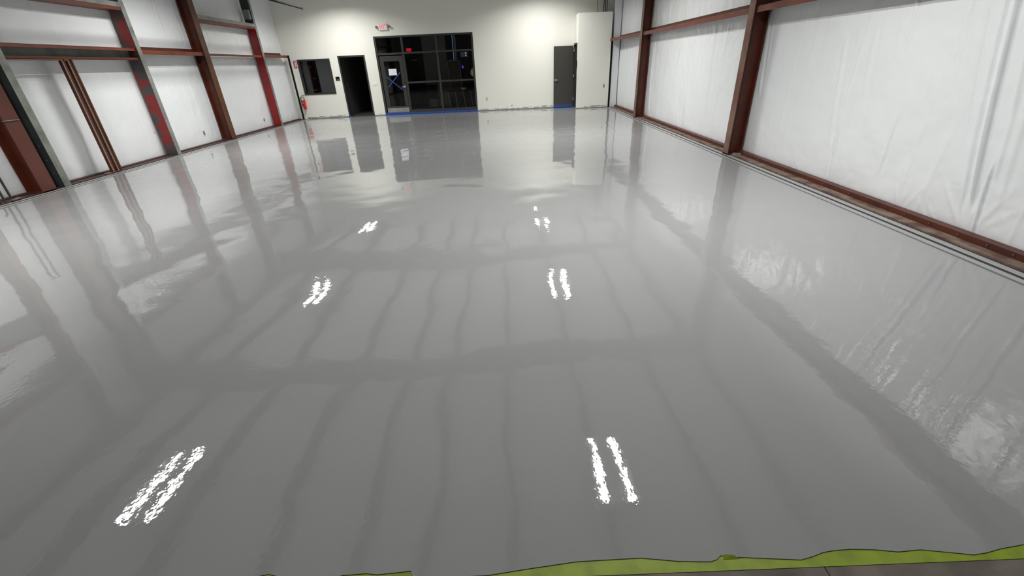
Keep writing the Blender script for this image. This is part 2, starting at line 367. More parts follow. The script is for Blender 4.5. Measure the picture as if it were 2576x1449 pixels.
# ---------------------------------------------------------------- end wall with its openings
WT = 0.16
wb = MB()
def panel(x0, x1, z0, z1): wb.box(x0, x1, Y1, Y1+WT, z0, z1)
ZT = 5.2
WX0, WX1, WZ0, WZ1 = -7.86, -6.61, 0.875, 2.115
DX0, DX1, DZ = -6.29, -5.25, 2.18
SX0, SX1, SZ = -4.81, -1.06, 2.765
panel(XL-0.1, WX0, 0, ZT); panel(WX0, WX1, 0, WZ0); panel(WX0, WX1, WZ1, ZT); panel(WX1, DX0, 0, ZT)
panel(DX0, DX1, DZ, ZT); panel(DX1, SX0, 0, ZT); panel(SX0, SX1, SZ, ZT); panel(SX1, XR+0.1, 0, ZT)
wall_b = struct(wb.build('wall_back', M['drywall'], None))
# front wall (behind the photographer) - plain insulated
wall_f = struct(bx('wall_front', M['vinyl'], None, XL-0.1, XR+0.1, Y0-0.15, Y0, 0, ZT))
# closet jutting from the end wall at its right end
BX0, BX1, BY, BZ = 2.80, 4.03, 17.9, 3.15
cb = MB()
OY0, OY1, OZ = 18.0, 18.66, 2.24            # doorway in its side
cb.box(BX0, BX1, BY, BY+0.1, 0, BZ)
cb.box(BX0, BX0+0.1, BY+0.1, Y1, OZ, BZ); cb.box(BX0, BX0+0.1, OY1, Y1, 0, OZ)
cb.box(BX1-0.05, BX1, BY+0.1, Y1, 0, BZ); cb.box(BX0+0.1, BX1-0.05, BY+0.1, Y1, BZ-0.1, BZ)
closet = struct(cb.build('wall_closet', M['drywall'], None, bevel=0.006))
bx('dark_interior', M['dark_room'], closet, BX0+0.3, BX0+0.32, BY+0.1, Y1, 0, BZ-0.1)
# ragged bare strip at the foot of the drywall
base_b = struct(MB().box(SX1+.01, 2.75, Y1-.012, Y1, 0, .035).box(XL+.4, DX0, Y1-.012, Y1, 0, .035).box(DX1, SX0, Y1-.012, Y1, 0, .035).build('baseboard_back', M['grey_plastic'], None))
base_c = struct(MB().box(BX0, BX1, BY-.012, BY, 0, .03).build('baseboard_closet', M['grey_plastic'], None))
def chips(spans, y, parent, z=0.05):
    for x0, x1, lift in spans:
        n = max(2, int((x1-x0)/0.07)); top = []; bot = []
        for i in range(n+1):
            x = x0 + (x1-x0)*i/n; zz = z + lift + rnd.uniform(-.004, .006); t = rnd.uniform(.006, .016)
            top.append((x, zz+t)); bot.append((x, zz))
        ring = bot + top[::-1]
        MB().loft([(x, y-.006, zz) for x, zz in ring], [(x, y, zz) for x, zz in ring]).build('torn_paper_edge', M['chip'], parent)
chips([(-.98,-.62,.012),(-.38,-.18,.014),(-.12,.16,.0),(.28,.42,.005),(.52,.62,.0),(.74,1.0,.01),(1.05,1.12,.03),(1.2,1.45,.0),(1.5,1.78,.03),(1.55,1.7,.005),(1.86,1.98,.035)], Y1, base_b)
chips([(.12,.17,.07),(.30,.36,.10)], Y1, base_b)
chips([(-7.98,-7.6,.0),(-7.5,-7.2,.01),(-7.1,-6.6,.0),(-6.75,-6.42,.03),(-5.05,-4.95,.02)], Y1, base_b)
chips([(3.1,3.25,.0),(3.3,3.75,.02),(3.4,3.6,.0),(3.78,3.98,.02)], BY, base_c)
thing(bx('tape_scrap', M['green_tape'], None, 2.92, 3.35, BY-.05, BY-.015, 0.0, 0.006), 'thin yellow-green tape scrap on floor at the foot of the white closet', 'tape')

# ---------------------------------------------------------------- rooms beyond the openings; unlit darkness put into the dark wall colours
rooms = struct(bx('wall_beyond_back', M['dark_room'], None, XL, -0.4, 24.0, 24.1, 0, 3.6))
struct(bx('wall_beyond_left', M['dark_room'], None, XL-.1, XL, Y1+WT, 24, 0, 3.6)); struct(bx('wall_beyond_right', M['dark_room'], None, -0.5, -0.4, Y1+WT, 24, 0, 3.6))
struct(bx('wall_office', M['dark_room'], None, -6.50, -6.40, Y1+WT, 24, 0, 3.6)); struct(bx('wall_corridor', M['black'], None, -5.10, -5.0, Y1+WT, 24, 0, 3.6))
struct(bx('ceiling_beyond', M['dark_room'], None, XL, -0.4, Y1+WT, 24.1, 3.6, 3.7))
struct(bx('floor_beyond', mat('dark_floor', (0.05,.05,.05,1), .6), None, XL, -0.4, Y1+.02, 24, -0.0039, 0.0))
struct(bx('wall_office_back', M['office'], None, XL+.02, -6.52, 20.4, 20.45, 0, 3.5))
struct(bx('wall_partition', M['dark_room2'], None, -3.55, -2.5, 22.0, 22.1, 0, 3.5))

# window_1: office window
def frame_rect(name, x0, x1, z0, z1, t, y0, y1, m, parent=None, bottom=True):
    f = MB().box(x0, x0+t, y0, y1, z0, z1).box(x1-t, x1, y0, y1, z0, z1).box(x0+t, x1-t, y0, y1, z1-t, z1)
    if bottom: f.box(x0+t, x1-t, y0, y1, z0, z0+t)
    return f.build(name, m, parent, bevel=0.003)
win = struct(frame_rect('window_1', WX0, WX1, WZ0, WZ1, 0.055, Y1-0.02, Y1+WT, M['black_frame']))
bx('pane', M['glass2'], win, WX0+.05, WX1-.05, Y1+.09, Y1+.096, WZ0+.05, WZ1-.05)
lk = root('dark_reflection', 'tall narrow black stand-in for a reflection in the dark-framed office window', 'reflection_shape')  # black shape and grey patches stand in for a reflection in the glass
cx0, _ = deeper(-7.47, 1, 20.1); cx1, _ = deeper(-7.27, 1, 20.1)
bx('body', M['black'], lk, cx0, cx1, 20.02, 20.38, 0.9, 2.4, 0.004)
bx('highlight_patch', M['grey_plastic'], lk, cx0+.05, cx0+.12, 20.0, 20.02, 1.83, 1.9); bx('highlight_patch', M['grey_plastic'], lk, cx0+.12, cx0+.22, 20.0, 20.02, 1.42, 1.46)  # grey patches in place of the highlights in that reflection
bx('door', M['dark_room2'], lk, cx0+.02, cx1-.02, 20.005, 20.02, 0.98, 1.02)  # lower crossbar of the same reflection shape
thing(bx('pale_reflection', M['white_plastic'], None, deeper(-7.66,1,20)[0], deeper(-7.53,1,20)[0], 20.3, 20.38, 0, 2.4), 'pale grey upright stand-in for a reflection beside the black one in office window', 'reflection_strip')  # pale strip standing in for another part of the reflection

# door_1: dark open doorway
d1 = struct(frame_rect('door_1', DX0, DX1, 0, DZ, 0.055, Y1-0.02, Y1+WT+.01, M['black_frame'], bottom=False))
leaf = MB().box(DX1-.07, DX1-.03, Y1+WT+.03, Y1+WT+.95, .01, DZ-.06).build('door_leaf', M['door_paint'], d1)
MB().lathe((DX1-.07, Y1+WT+.87, 1.0), [(.028,0),(.028,.006),(.012,.01),(.012,.04),(.026,.045),(.024,.06)], (-1,0,0)).build('door_knob', M['chrome'], leaf, smooth=True)
bx('tape', M['blue_tape'], d1, DX0-.01, DX0+.08, Y1-.026, Y1-.02, 0.0, .07)

# window_2: black storefront with its door
sf = struct(MB().build('window_2', None, None))
sf_y0, sf_y1 = Y1-0.01, Y1+0.11
def bar(x0, x1, z0, z1, name='mullion', y0=sf_y0, y1=sf_y1): return bx(name, M['black_frame'], sf, x0, x1, y0, y1, z0, z1, 0.003)
bar(SX0, SX0+.075, 0, SZ, 'frame_jamb'); bar(SX1-.07, SX1, 0, SZ, 'frame_jamb'); bar(SX0+.075, SX1-.07, SZ-.06, SZ, 'frame_head')
bar(-3.80, -3.725, 0, SZ-.06); bar(-2.50, -2.42, .17, SZ-.06)
bar(SX0+.075, -3.80, 2.14, 2.205, 'transom_bar'); bar(-3.725, -2.50, 2.15, 2.21, 'transom_bar'); bar(-2.42, SX1-.07, 2.155, 2.215, 'transom_bar')
bar(-3.725, -2.50, 1.125, 1.19, 'mid_rail'); bar(-2.42, SX1-.07, 1.13, 1.19, 'mid_rail'); bar(-3.725, SX1-.07, .07, .17, 'sill_rail')
for x0, x1, z0, z1 in ((SX0+.075,-3.80,2.205,SZ-.06),(-3.725,-2.5,2.21,SZ-.06),(-2.42,SX1-.07,2.215,SZ-.06),(-3.725,-2.5,1.19,2.15),(-2.42,SX1-.07,1.19,2.155),(-3.725,-2.5,.17,1.125),(-2.42,SX1-.07,.17,1.13)):
    bx('pane', M['glass'], sf, x0, x1, Y1+.045, Y1+.051, z0, z1)
bx('blue_tape_line', M['blue_tape'], sf, -3.76, SX1-.005, Y1-.024, Y1-.011, .008, .075)
d2 = struct(MB().box(-4.71,-4.56,Y1+.01,Y1+.055,.02,2.10).box(-3.96,-3.81,Y1+.01,Y1+.055,.02,2.10).box(-4.56,-3.96,Y1+.01,Y1+.055,1.92,2.10).box(-4.56,-3.96,Y1+.01,Y1+.055,.02,.32).build('door_2', M['black_frame'], None, bevel=0.003))
bx('pane', M['glass'], d2, -4.56, -3.96, Y1+.03, Y1+.036, .32, 1.92)
bx('kick_plate', M['steel_plate'], d2, -4.69, -3.82, Y1-.002, Y1+.009, .095, .26)
bx('blue_tape_line', M['blue_tape'], d2, -4.80, -3.79, Y1-.026, Y1-.012, .005, .095)
hd = MB().lathe((-3.88, Y1+.009, 1.015), [(.035,0),(.035,.008),(.014,.012),(.014,.045)], (0,-1,0))
hd.box(-4.0, -3.87, Y1-.045, Y1-.028, 1.0, 1.025); hd.build('lever_handle', M['chrome'], d2, smooth=True)
MB().lathe((-3.88, Y1+.009, 1.14), [(.02,0),(.018,.01)], (0,-1,0)).build('lock_cylinder', M['black'], d2)
note = thing(bx('taped_notice', M['paper'], None, -4.42, -4.115, Y1+.0, Y1+.004, 1.435, 1.66), 'white paper notice taped on the black glass door above the blue cross', 'notice')
cr = root('tape_cross', 'blue masking tape cross stuck over the black glass door', 'tape')
def diag(x0, z0, x1, z1, y):
    d = Vector((x1-x0, z1-z0)).normalized()*0.0; n = Vector((-(z1-z0), x1-x0)).normalized()*0.017
    r = [(x0-n.x, z0-n.y), (x1-n.x, z1-n.y), (x1+n.x, z1+n.y), (x0+n.x, z0+n.y)]
    return MB().loft([(a, y, b) for a, b in r], [(a, y+.002, b) for a, b in r]).build('tape_strip', M['blue_tape'], cr)
diag(-4.54, 1.39, -3.96, .90, Y1+.002); diag(-3.98, 1.535, -4.52, 1.02, Y1-.001)

# things dimly seen through the storefront glass
def dp(X, z, y): return deeper(X, z, y)
y_ = 22.0
x0, za = dp(-3.73, 2.04, y_); x1, zb = dp(-3.15, 2.04, y_)
d4 = struct(bx('door_4', M['black'], None, x0, x1, y_-.06, y_-.02, 0, za))
p0, pz0 = dp(-3.47, 1.90, y_); p1, pz1 = dp(-3.25, 1.95, y_)
bx('sign_plate', M['grey_plastic'], d4, p0, p1, y_-.075, y_-.06, pz0, pz1)
x0, z0 = dp(-3.61, 2.22, 21); x1, z1 = dp(-3.44, 2.33, 21)
es = root('exit_sign', 'small red lit exit sign inside, seen through the storefront glass', 'sign')
bx('sign_body', M['red_glow'], es, x0, x1, 20.97, 21.02, z0, z1, 0.004)
text('lettering', 'EXIT', .12, ((x0+x1)/2, 20.965, (z0+z1)/2), (math.pi/2, 0, 0), M['exit_letters'], es)
bx('hanger', M['black'], es, (x0+x1)/2-.01, (x0+x1)/2+.01, 20.99, 21.01, z1, 3.6)
M['blue_glow'] = mat('pale_blue_tube', lin(110, 160, 215), 0.3, emit=((.25, .5, .9, 1), 0.3))
M['blue_led'] = mat('blue_led', (0.02, .02, .3, 1), 0.3, emit=((.12, .1, 1, 1), 0.9))
M['dark_red'] = mat('dark_red_leather', (0.035, .008, .006, 1), 0.4)
M['cream'] = mat('glowing_cream', lin(214, 190, 130), 0.5, emit=((1, .8, .45, 1), .12))  # cream paint given a faint glow in the material
M['dim_grey'] = mat('dim_grey_trim', (.32, .31, .3, 1), .5)
x0, za = dp(-1.86, 2.72, 20.6); x1, zb = dp(-1.81, 1.75, 20.6)
tb = root('tube_light', 'pale blue upright tube light behind the right storefront panes', 'lamp')
MB().tube((x0+.02, 20.6, zb), (x0+.02, 20.6, za), .014).build('tube', M['blue_glow'], tb, smooth=True)
MB().tube((x0+.02, 20.6, zb-.06), (x0+.02, 20.6, zb), .03).build('end_cap', M['dim_grey'], tb)
bx('backing', M['dim_grey'], tb, x0+.07, x0+.15, 20.62, 20.66, zb, za)
x0, z0 = dp(-1.57, 1.96, 21); x1, z1 = dp(-1.31, 2.12, 21)
mo = root('wall_monitor', 'small grey screen high behind the right storefront pane', 'monitor')
bx('screen', mat('dim_screen', lin(70, 66, 70), .2, emit=((.5,.5,.6,1), .05)), mo, x0, x1, 20.98, 21.02, z0, z1, .004)
for k in range(2): MB().lathe((x1-.07, 20.98, z0+.05+.09*k), [(.03,0),(.02,.01)], (0,-1,0)).build('lamp', mat('bluish_lamp', (.5,.5,.8,1), .3, emit=((.7,.7,1,1), .5)), mo)
bx('bracket', M['black'], mo, (x0+x1)/2-.02, (x0+x1)/2+.02, 21.02, 23.95, z0+.05, z1-.05)
ch = root('high_backed_chair', 'high-backed dark red chair with grey edging behind the storefront glass', 'chair')
x0, z1 = dp(-2.11, 1.86, 20.2); x1, z0 = dp(-1.62, 1.18, 20.2)
MB().loft([(x0+.05,20.2,.5),(x1-.03,20.2,.5),(x1-.02,20.2,z1-.1),(x1-.1,20.2,z1-.02),(x0+.12,20.2,z1-.02),(x0+.03,20.2,z1-.1)],
          [(x0+.05,20.28,.5),(x1-.03,20.28,.5),(x1-.02,20.28,z1-.1),(x1-.1,20.28,z1-.02),(x0+.12,20.28,z1-.02),(x0+.03,20.28,z1-.1)]).build('backrest', M['dark_red'], ch)
MB().path([(x0+.04,20.19,.5),(x0,20.19,z1-.06),(x0+.1,20.19,z1),(x1-.08,20.19,z1),(x1,20.19,z1-.08),(x1-.02,20.19,.5)], .014).build('edging', M['dim_grey'], ch)
bx('seat', M['dark_red'], ch, x0+.02, x1-.02, 20.2, 20.7, .42, .5, .02)
for a in (x0+.05, x1-.07):
    for b in (20.22, 20.65): bx('leg', M['black'], ch, a, a+.04, b, b+.04, 0, .42)
bl = root('blue_lamp', 'tiny blue lamp glowing beside the dark red chair behind glass', 'lamp')
x0, z0 = dp(-1.53, 1.57, 21.2)
MB().lathe((x0, 21.2, z0), [(.02,0),(.03,.02),(.03,.08),(.012,.11)], k=12).build('globe', M['blue_led'], bl, smooth=True)
MB().lathe((x0, 21.2, 0), [(.1,0),(.1,.02),(.012,.03),(.012,z0)], k=12).build('stand', M['black'], bl)
lg = root('round_sign', 'round cream and black wall sign half hidden at the right storefront jamb', 'sign')
MB().lathe((-1.10, Y1+.22, 1.405), [(.175,0),(.175,.02)], (0,-1,0), k=32).build('disc', M['black'], lg)
ringm = MB()
for i in range(32):
    a, b = 2*math.pi*i/32, 2*math.pi*(i+1)/32; f = lambda t, r: (-1.10+r*math.cos(t), 1.405+r*math.sin(t))
    r4 = [f(a,.13), f(b,.13), f(b,.155), f(a,.155)]
    ringm.loft([(p[0], Y1+.192, p[1]) for p in r4], [(p[0], Y1+.2, p[1]) for p in r4])
ringm.build('cream_ring', M['cream'], lg)
MB().box(-1.20,-1.17,Y1+.19,Y1+.2,1.33,1.49).box(-1.17,-1.1,Y1+.19,Y1+.2,1.46,1.49).box(-1.17,-1.11,Y1+.19,Y1+.2,1.40,1.425).box(-1.21,-1.12,Y1+.19,Y1+.2,1.33,1.36).build('emblem', M['cream'], lg)
bx('post', M['black'], lg, -1.12, -1.08, Y1+.22, Y1+.25, 0, 1.5)
tbl = root('side_table', 'dark table with thin grey metal legs behind lower right storefront pane', 'table')
x0, zt = dp(-2.3, .80, 19.4); x1, _ = dp(-1.25, .80, 19.4)
bx('tabletop', M['black'], tbl, x0, x1, 19.2, 19.75, zt-.03, zt, .004)
for a in (x0+.12, x1-.35, x1-.05, x0+.4): MB().tube((a, 19.3, zt-.03), (a+.08, 19.27, 0), .012).build('leg', M['dim_grey'], tbl)
cl = thing(MB().lathe((x1-.35, 19.45, zt), [(.05,0),(.13,.02),(.12,.07),(.17,.11),(.05,.13)], k=9).build('crumpled_cloth', M['dim_grey'], None), 'pale crumpled cloth lying on the dark table behind the storefront glass', 'cloth')
st = root('padded_chair', 'black padded chair behind the lower middle storefront pane', 'chair')
x0, zt = dp(-3.05, 1.06, 20.3); x1, _ = dp(-2.6, 1.06, 20.3)
bx('backrest', M['black'], st, x0, x1, 20.2, 20.26, .5, zt, .02); bx('seat', M['black'], st, x0, x1, 20.2, 20.65, .42, .5, .02)
for a in (x0+.02, x1-.05):
    for b in (20.22, 20.6): bx('leg', M['black'], st, a, a+.03, b, b+.03, 0, .42)

# door_3: dark leaf swung open flat against the end wall, frame in the closet side
d3 = struct(MB().box(BX0-.02,BX0+.11,OY0-.05,OY0,0,OZ).box(BX0-.02,BX0+.11,OY1-.04,OY1+.02,0,OZ).box(BX0-.02,BX0+.11,OY0,OY1-.04,OZ-.05,OZ).build('door_3', M['black_frame'], None))
leaf = MB().box(2.0, 2.755, Y1-.12, Y1-.075, .015, 2.17).build('door_leaf', M['door_paint'], d3, bevel=0.002)
hd = MB().lathe((2.07, Y1-.12, 1.01), [(.035,0),(.035,.008),(.014,.012),(.014,.045)], (0,-1,0)); hd.box(2.06, 2.18, Y1-.175, Y1-.155, 1.0, 1.025)
hd.build('lever_handle', M['chrome'], leaf, smooth=True)
bx('blue_tape_line', M['blue_tape'], leaf, 2.0, 2.752, Y1-.123, Y1-.12, .02, .115)
for z in (.25, 1.08, 1.95): bx('hinge', M['grey_plastic'], d3, 2.755, 2.80, Y1-.11, Y1-.08, z, z+.11)
bx('tape', M['blue_tape'], d3, BX0-.024, BX0-.02, OY0-.05, OY0-.01, .0, .35)

# ---------------------------------------------------------------- small fittings on the end wall
ex = root('exit_sign', 'lit EXIT sign with two emergency lamp heads above the storefront', 'sign')
bx('sign_body', M['white_plastic'], ex, -4.53, -4.21, Y1-.07, Y1, 2.955, 3.16, .006)
bx('sign_face', M['exit_face'], ex, -4.515, -4.225, Y1-.073, Y1-.07, 2.97, 3.145)
text('lettering', 'EXIT', .19, (-4.37, Y1-.075, 3.058), (math.pi/2, 0, 0), M['exit_letters'], ex, xs=.66)
for sx, x in ((-1, -4.53), (1, -4.21)):
    MB().tube((x, Y1-.04, 3.07), (x+sx*.04, Y1-.05, 3.07), .012).build('arm', M['grey_plastic'], ex)
    MB().lathe((x+sx*.075, Y1-.03, 3.05), [(.02,0),(.042,.02),(.042,.06),(.036,.07)], (sx*.3,-1,.1), k=16).build('lamp_head', M['grey_plastic'], ex, smooth=True)
fe = root('fire_extinguisher', 'red fire extinguisher with green tag hanging beside the office window', 'extinguisher')
fe.location = (0, 0, 0)
fxx, fyy = -7.945, Y1-.09
MB().lathe((fxx, fyy, .37), [(.045,0),(.062,.015),(.065,.04),(.065,.33),(.055,.37),(.022,.405),(.02,.42)], k=24).build('cylinder', M['ext_red'], fe, smooth=True)
bx('label_band', M['white_print'], fe, fxx-.03, fxx+.03, fyy-.067, fyy-.06, .60, .61)
MB().box(fxx-.02,fxx+.02,fyy-.02,fyy+.02,.78,.83).box(fxx-.03,fxx+.09,fyy-.01,fyy+.01,.83,.845).build('valve', M['chrome'], fe)
MB().loft([(fxx-.03,fyy-.012,.845),(fxx+.1,fyy-.012,.87),(fxx+.1,fyy-.012,.885),(fxx-.03,fyy-.012,.865)],[(fxx-.03,fyy+.012,.845),(fxx+.1,fyy+.012,.87),(fxx+.1,fyy+.012,.885),(fxx-.03,fyy+.012,.865)]).build('lever', M['black'], fe)
MB().path([(fxx-.02,fyy,.81),(fxx-.07,fyy-.01,.82),(fxx-.085,fyy-.02,.76),(fxx-.08,fyy-.02,.6),(fxx-.07,fyy-.02,.5)], .011).build('hose', M['black'], fe, smooth=True)
bx('inspection_tag', M['green_tag'], fe, fxx-.085, fxx-.03, fyy-.075, fyy-.072, .70, .82)
bx('paper_tag', M['white_print'], fe, fxx-.015, fxx+.03, fyy-.076, fyy-.073, .70, .77)
bx('wall_bracket', M['dim_grey'], fe, fxx-.02, fxx+.02, fyy+.05, Y1, .45, .84)
fs = root('extinguisher_sign', 'narrow red fire extinguisher arrow sign at left of office window', 'sign')
bx('sign_plate', M['red_sign'], fs, -8.015, -7.905, Y1-.006, Y1, 1.83, 2.09)
text('lettering', 'FIRE', .045, (-7.96, Y1-.007, 2.065), (math.pi/2, 0, 0), M['white_print'], fs, .001)
text('lettering', 'EXTINGUISHER', .05, (-7.978, Y1-.007, 1.965), (math.pi/2, math.pi/2, 0), M['white_print'], fs, .001, xs=.47)
bx('arrow_shaft', M['white_print'], fs, -7.95, -7.925, Y1-.008, Y1-.006, 1.88, 2.04)
MB().loft([(-7.985,Y1-.008,1.885),(-7.96,Y1-.008,1.845),(-7.93,Y1-.008,1.885)],[(-7.985,Y1-.006,1.885),(-7.96,Y1-.006,1.845),(-7.93,Y1-.006,1.885)]).build('arrow_head', M['white_print'], fs)
rs = root('room_sign', 'small square black room sign between office window and dark doorway', 'sign')
bx('sign_plate', M['black'], rs, -6.52, -6.37, Y1-.012, Y1, 1.335, 1.475, .002); bx('name_strip', M['white_print'], rs, -6.475, -6.41, Y1-.014, Y1-.012, 1.355, 1.37)
sw = root('switch_plate', 'white multi-switch plate between the dark doorway and storefront', 'switch')
bx('cover', M['white_plastic'], sw, -5.115, -4.945, Y1-.01, Y1, 1.10, 1.21, .002)
for k in range(3): bx('rocker', M['white_plastic'], sw, -5.095+k*.048, -5.065+k*.048, Y1-.015, Y1-.01, 1.125, 1.185, .001)
ol = root('wall_outlet', 'small pale wall outlet low on the white wall right of storefront', 'outlet')
bx('cover', mat('almond_plastic', (.62,.62,.58,1), .4), ol, -.705, -.635, Y1-.008, Y1, .385, .5, .002)
for z in (.415, .455): bx('socket', M['grey_plastic'], ol, -.685, -.655, Y1-.01, Y1-.008, z, z+.022)
ob = root('closet_outlet', 'open outlet slot low on the front face of white closet', 'outlet')
bx('box', M['grey_plastic'], ob, 3.825, 3.865, BY-.006, BY, .70, .82); bx('socket', M['dark_groove'], ob, 3.837, 3.852, BY-.009, BY-.006, .73, .79)
bs = root('door_sign', 'black sign fixed at the corner beside the open closet doorway', 'sign')
bx('sign_plate', M['black'], bs, BX0-.03, BX0, BY+.0, BY+.1, 1.42, 1.66, .002); bx('name_strip', M['dim_grey'], bs, BX0-.032, BX0-.03, BY+.02, BY+.08, 1.45, 1.47)

# ---------------------------------------------------------------- steel framing along the side walls
def base_angle(name, xw, xi, sgn, y0, y1, parts):
    """upright leg against the insulation plus flat leg on the slab edge"""
    b = MB().box(xw, xw-sgn*0.10, y0, y1, 0, 0.075 if sgn > 0 else 0.03).build(name, M['primer_dark'] if sgn > 0 else M['base_brown'], None); struct(b)
    bx('flat_leg', M['tan_dirt'] if sgn > 0 else M['base_brown'], b, xw-sgn*0.10, xi, y0, y1, 0, 0.02 if sgn > 0 else 0.012)
    s = MB()
    y = y0+0.3
    while y < min(y1, 9.0):
        s.tube((xw-sgn*.085, y, .045), (xw-sgn*.125, y-.012, .060), .0035, k=6); y += rnd.uniform(.2, .32)
    if parts:
        o = s.build('fasteners', M['galv'], b); o['kind'] = 'stuff'
    return b
base_angle('baseboard_right', XR, 4.15, 1, 0.0, 17.88, True)
base_angle('baseboard_left', XL, -8.055, -1, 0.0, Y1, False)
for yy in (8.35, 8.43, 8.55):
    pass

def column(name, label, sgn, xw, xi, y0, y1, z1, mf, mw, base=True):
    """I column: sgn=+1 right wall. flange faces the room at xi, web runs to xw"""
    t = root(name, label, 'column'); yc = (y0+y1)/2
    bx('inner_flange', mf, t, xi, xi+sgn*0.012, y0, y1, 0.0, z1)
    bx('web', mw, t, xi+sgn*0.012, xw-sgn*0.012, yc-.005, yc+.005, 0.0, z1)
    bx('outer_flange', mw, t, xw-sgn*0.012, xw, y0, y1, 0.0, z1)
    if base: bx('base_plate', M['primer_dark'], t, xi-sgn*0.0, xw, y0-.02, y1+.02, 0.0, 0.022)
    return t
def cpost(name, label, sgn, xw, xi, y0, y1, z1, mf, mw, z0=0.0, cat='post'):
    """channel post, web towards the photographer"""
    t = root(name, label, cat)
    bx('web', mw, t, xi+sgn*0.004, xw-sgn*0.004, y0, y0+.005, z0, z1)
    bx('inner_flange', mf, t, xi, xi+sgn*0.004, y0, y1, z0, z1)
    bx('outer_flange', mf, t, xw-sgn*0.004, xw, y0, y1, z0, z1)
    return t
ZC = 4.60
RW = XR-0.03; LW = XL+0.03
column('steel_column', 'nearer brown steel column on the right wall', 1, RW, 4.095, 8.06, 8.24, ZC, M['primer_face'], M['primer_dark'])
column('steel_column', 'farther brown steel column on right wall beside the white closet', 1, RW, 4.095, 14.28, 14.47, ZC, M['primer_face'], M['primer_dark'])
column('steel_column', 'brown steel column on right wall just behind the photographer', 1, RW, 4.095, 1.5, 1.7, ZC, M['primer_face'], M['primer_dark'])
c1 = column('steel_column', 'wide reddish-brown steel column at the far left of the picture', -1, LW, -8.05, 7.48, 7.74, ZC, M['col_brown'], M['primer_dark'])
bx('bracket', M['grey_plastic'], c1, -8.06, -8.03, 7.46, 7.72, 1.17, 1.18)
column('steel_column', 'brown steel column midway along left wall between peeling and bright red posts', -1, LW, -8.05, 13.36, 13.58, ZC, M['rust_brown'], M['primer_dark'])
column('steel_column', 'reddish-brown steel column on left wall beside the photographer', -1, LW, -8.05, 1.4, 1.6, ZC, M['primer'], M['primer_dark'])
g1 = cpost('steel_post', 'dark grey channel post with pale edge beside the far-left brown column', -1, LW, -8.05, 7.90, 8.03, ZC, M['galv'], M['dark_steel'])
for z in (.25, .48, .72): MB().lathe((-8.13, 7.899, z), [(.008,0),(.008,.012)], (0,-1,0), k=8).build('screw', M['galv'], g1)
cpost('steel_post', 'peeling red and grey channel post on the left wall', -1, LW, -8.05, 10.97, 11.09, ZC, M['grey_steel'], M['red_worn'])
p3 = cpost('steel_post', 'bright red channel post on the left wall nearest the corner', -1, LW, -8.05, 16.55, 16.66, 3.04, M['grey_steel'], M['red'])
bx('upper_flange', M['grey_steel'], p3, -8.054, -8.05, 16.55, 16.66, 3.04, ZC); bx('upper_web', M['dark_steel'], p3, -8.054, LW+.004, 16.55, 16.555, 3.04, ZC)
cpost('steel_post', 'brown channel post on left wall, mirrored in floor left of the wide column', -1, LW, -8.05, 6.45, 6.57, ZC, M['primer_face'], M['primer_dark'])
thing(bx('corner_post_and_shade', M['black'], None, -8.10, -8.05, 18.50, 18.56, 0, 2.27), 'thin dark corner post where left wall meets the white end wall', 'post')
jb = root('junction_box', 'grey electrical box on the dark upper part of bright red post', 'box')
bx('body', M['grey_plastic'], jb, -8.27, -8.08, 16.45, 16.545, 3.26, 3.54, .008); bx('lid', M['grey_steel'], jb, -8.26, -8.09, 16.44, 16.45, 3.27, 3.53, .004)
thing(bx('corner_post_and_shade', M['black'], None, 4.055, 4.10, 17.93, 17.99, 0, 2.24), 'thin black strip for the shaded gap between white closet and right wall insulation', 'post')  # black strip put in for the shade of the open gap
M['pale_lip'] = mat('pale_edge', lin(150, 128, 108), 0.5)  # paler tone for the lip edges of the stud
# twin channel stud in the first bay
ts = root('channel_stud', 'dark brown twin channel stud with pale edges in the first left bay', 'stud')
for k, y in enumerate((9.02, 9.14)):
    bx('web', M['primer_dark'], ts, -8.06, -8.18, y+.06, y+.064, 0.02, 2.06)
    bx('flange', M['primer_dark'], ts, -8.064, -8.06, y, y+.064, 0.02, 2.06)
    bx('lip', M['pale_lip'], ts, -8.066, -8.052, y-.004, y+.010, 0.02, 2.06)
bx('far_edge', M['rust_brown'], ts, -8.064, -8.05, 9.205, 9.235, 0.02, 2.06)
bx('head_plate', M['primer_face'], ts, -8.10, -8.06, 8.04, 9.22, 2.045, 2.056)

def zgirt(label, sgn, xw, xi, y0, y1, zlo=2.23, mf=None, mw=None, xi2=None, group=None):
    t = root('wall_girt', label, 'girt'); mf = mf or M['primer']; mw = mw or M['primer_dark']; xi2 = xi if xi2 is None else xi2
    def slab_(name, xa, xb, xa2, xb2, z0, z1, m):
        a = [(xa,y0,z0),(xb,y0,z0),(xb,y0,z1),(xa,y0,z1)]; b = [(xa2,y1,z0),(xb2,y1,z0),(xb2,y1,z1),(xa2,y1,z1)]
        if xb < xa: a, b = b, a
        return MB().loft(a, b).build(name, m, t)
    slab_('inner_flange', xi, xi+sgn*.004, xi2, xi2+sgn*.004, zlo, zlo+.085, mf)
    slab_('web', xi, xw, xi2, xw, zlo+.085, zlo+.089, mw)
    slab_('outer_flange', xw-sgn*.004, xw, xw-sgn*.004, xw, zlo+.089, zlo+.17, mw)
    return t
zgirt('brown steel girt across the right wall from nearer column toward photographer', 1, RW, 4.13, 1.72, 8.14)
zgirt('brown steel girt between the two columns of right wall', 1, RW, 4.13, 8.16, 14.37)
zgirt('brown steel girt from the farther right column to the white closet', 1, RW, 4.11, 14.38, 18.05, xi2=3.985)
zgirt('brown steel girt on left wall between peeling post and brown column', -1, LW, -8.09, 11.1, 13.46, zlo=2.18)
zgirt('short brown steel girt on left wall ending at the white end wall', -1, LW, -8.09, 16.67, 18.5, zlo=2.18)
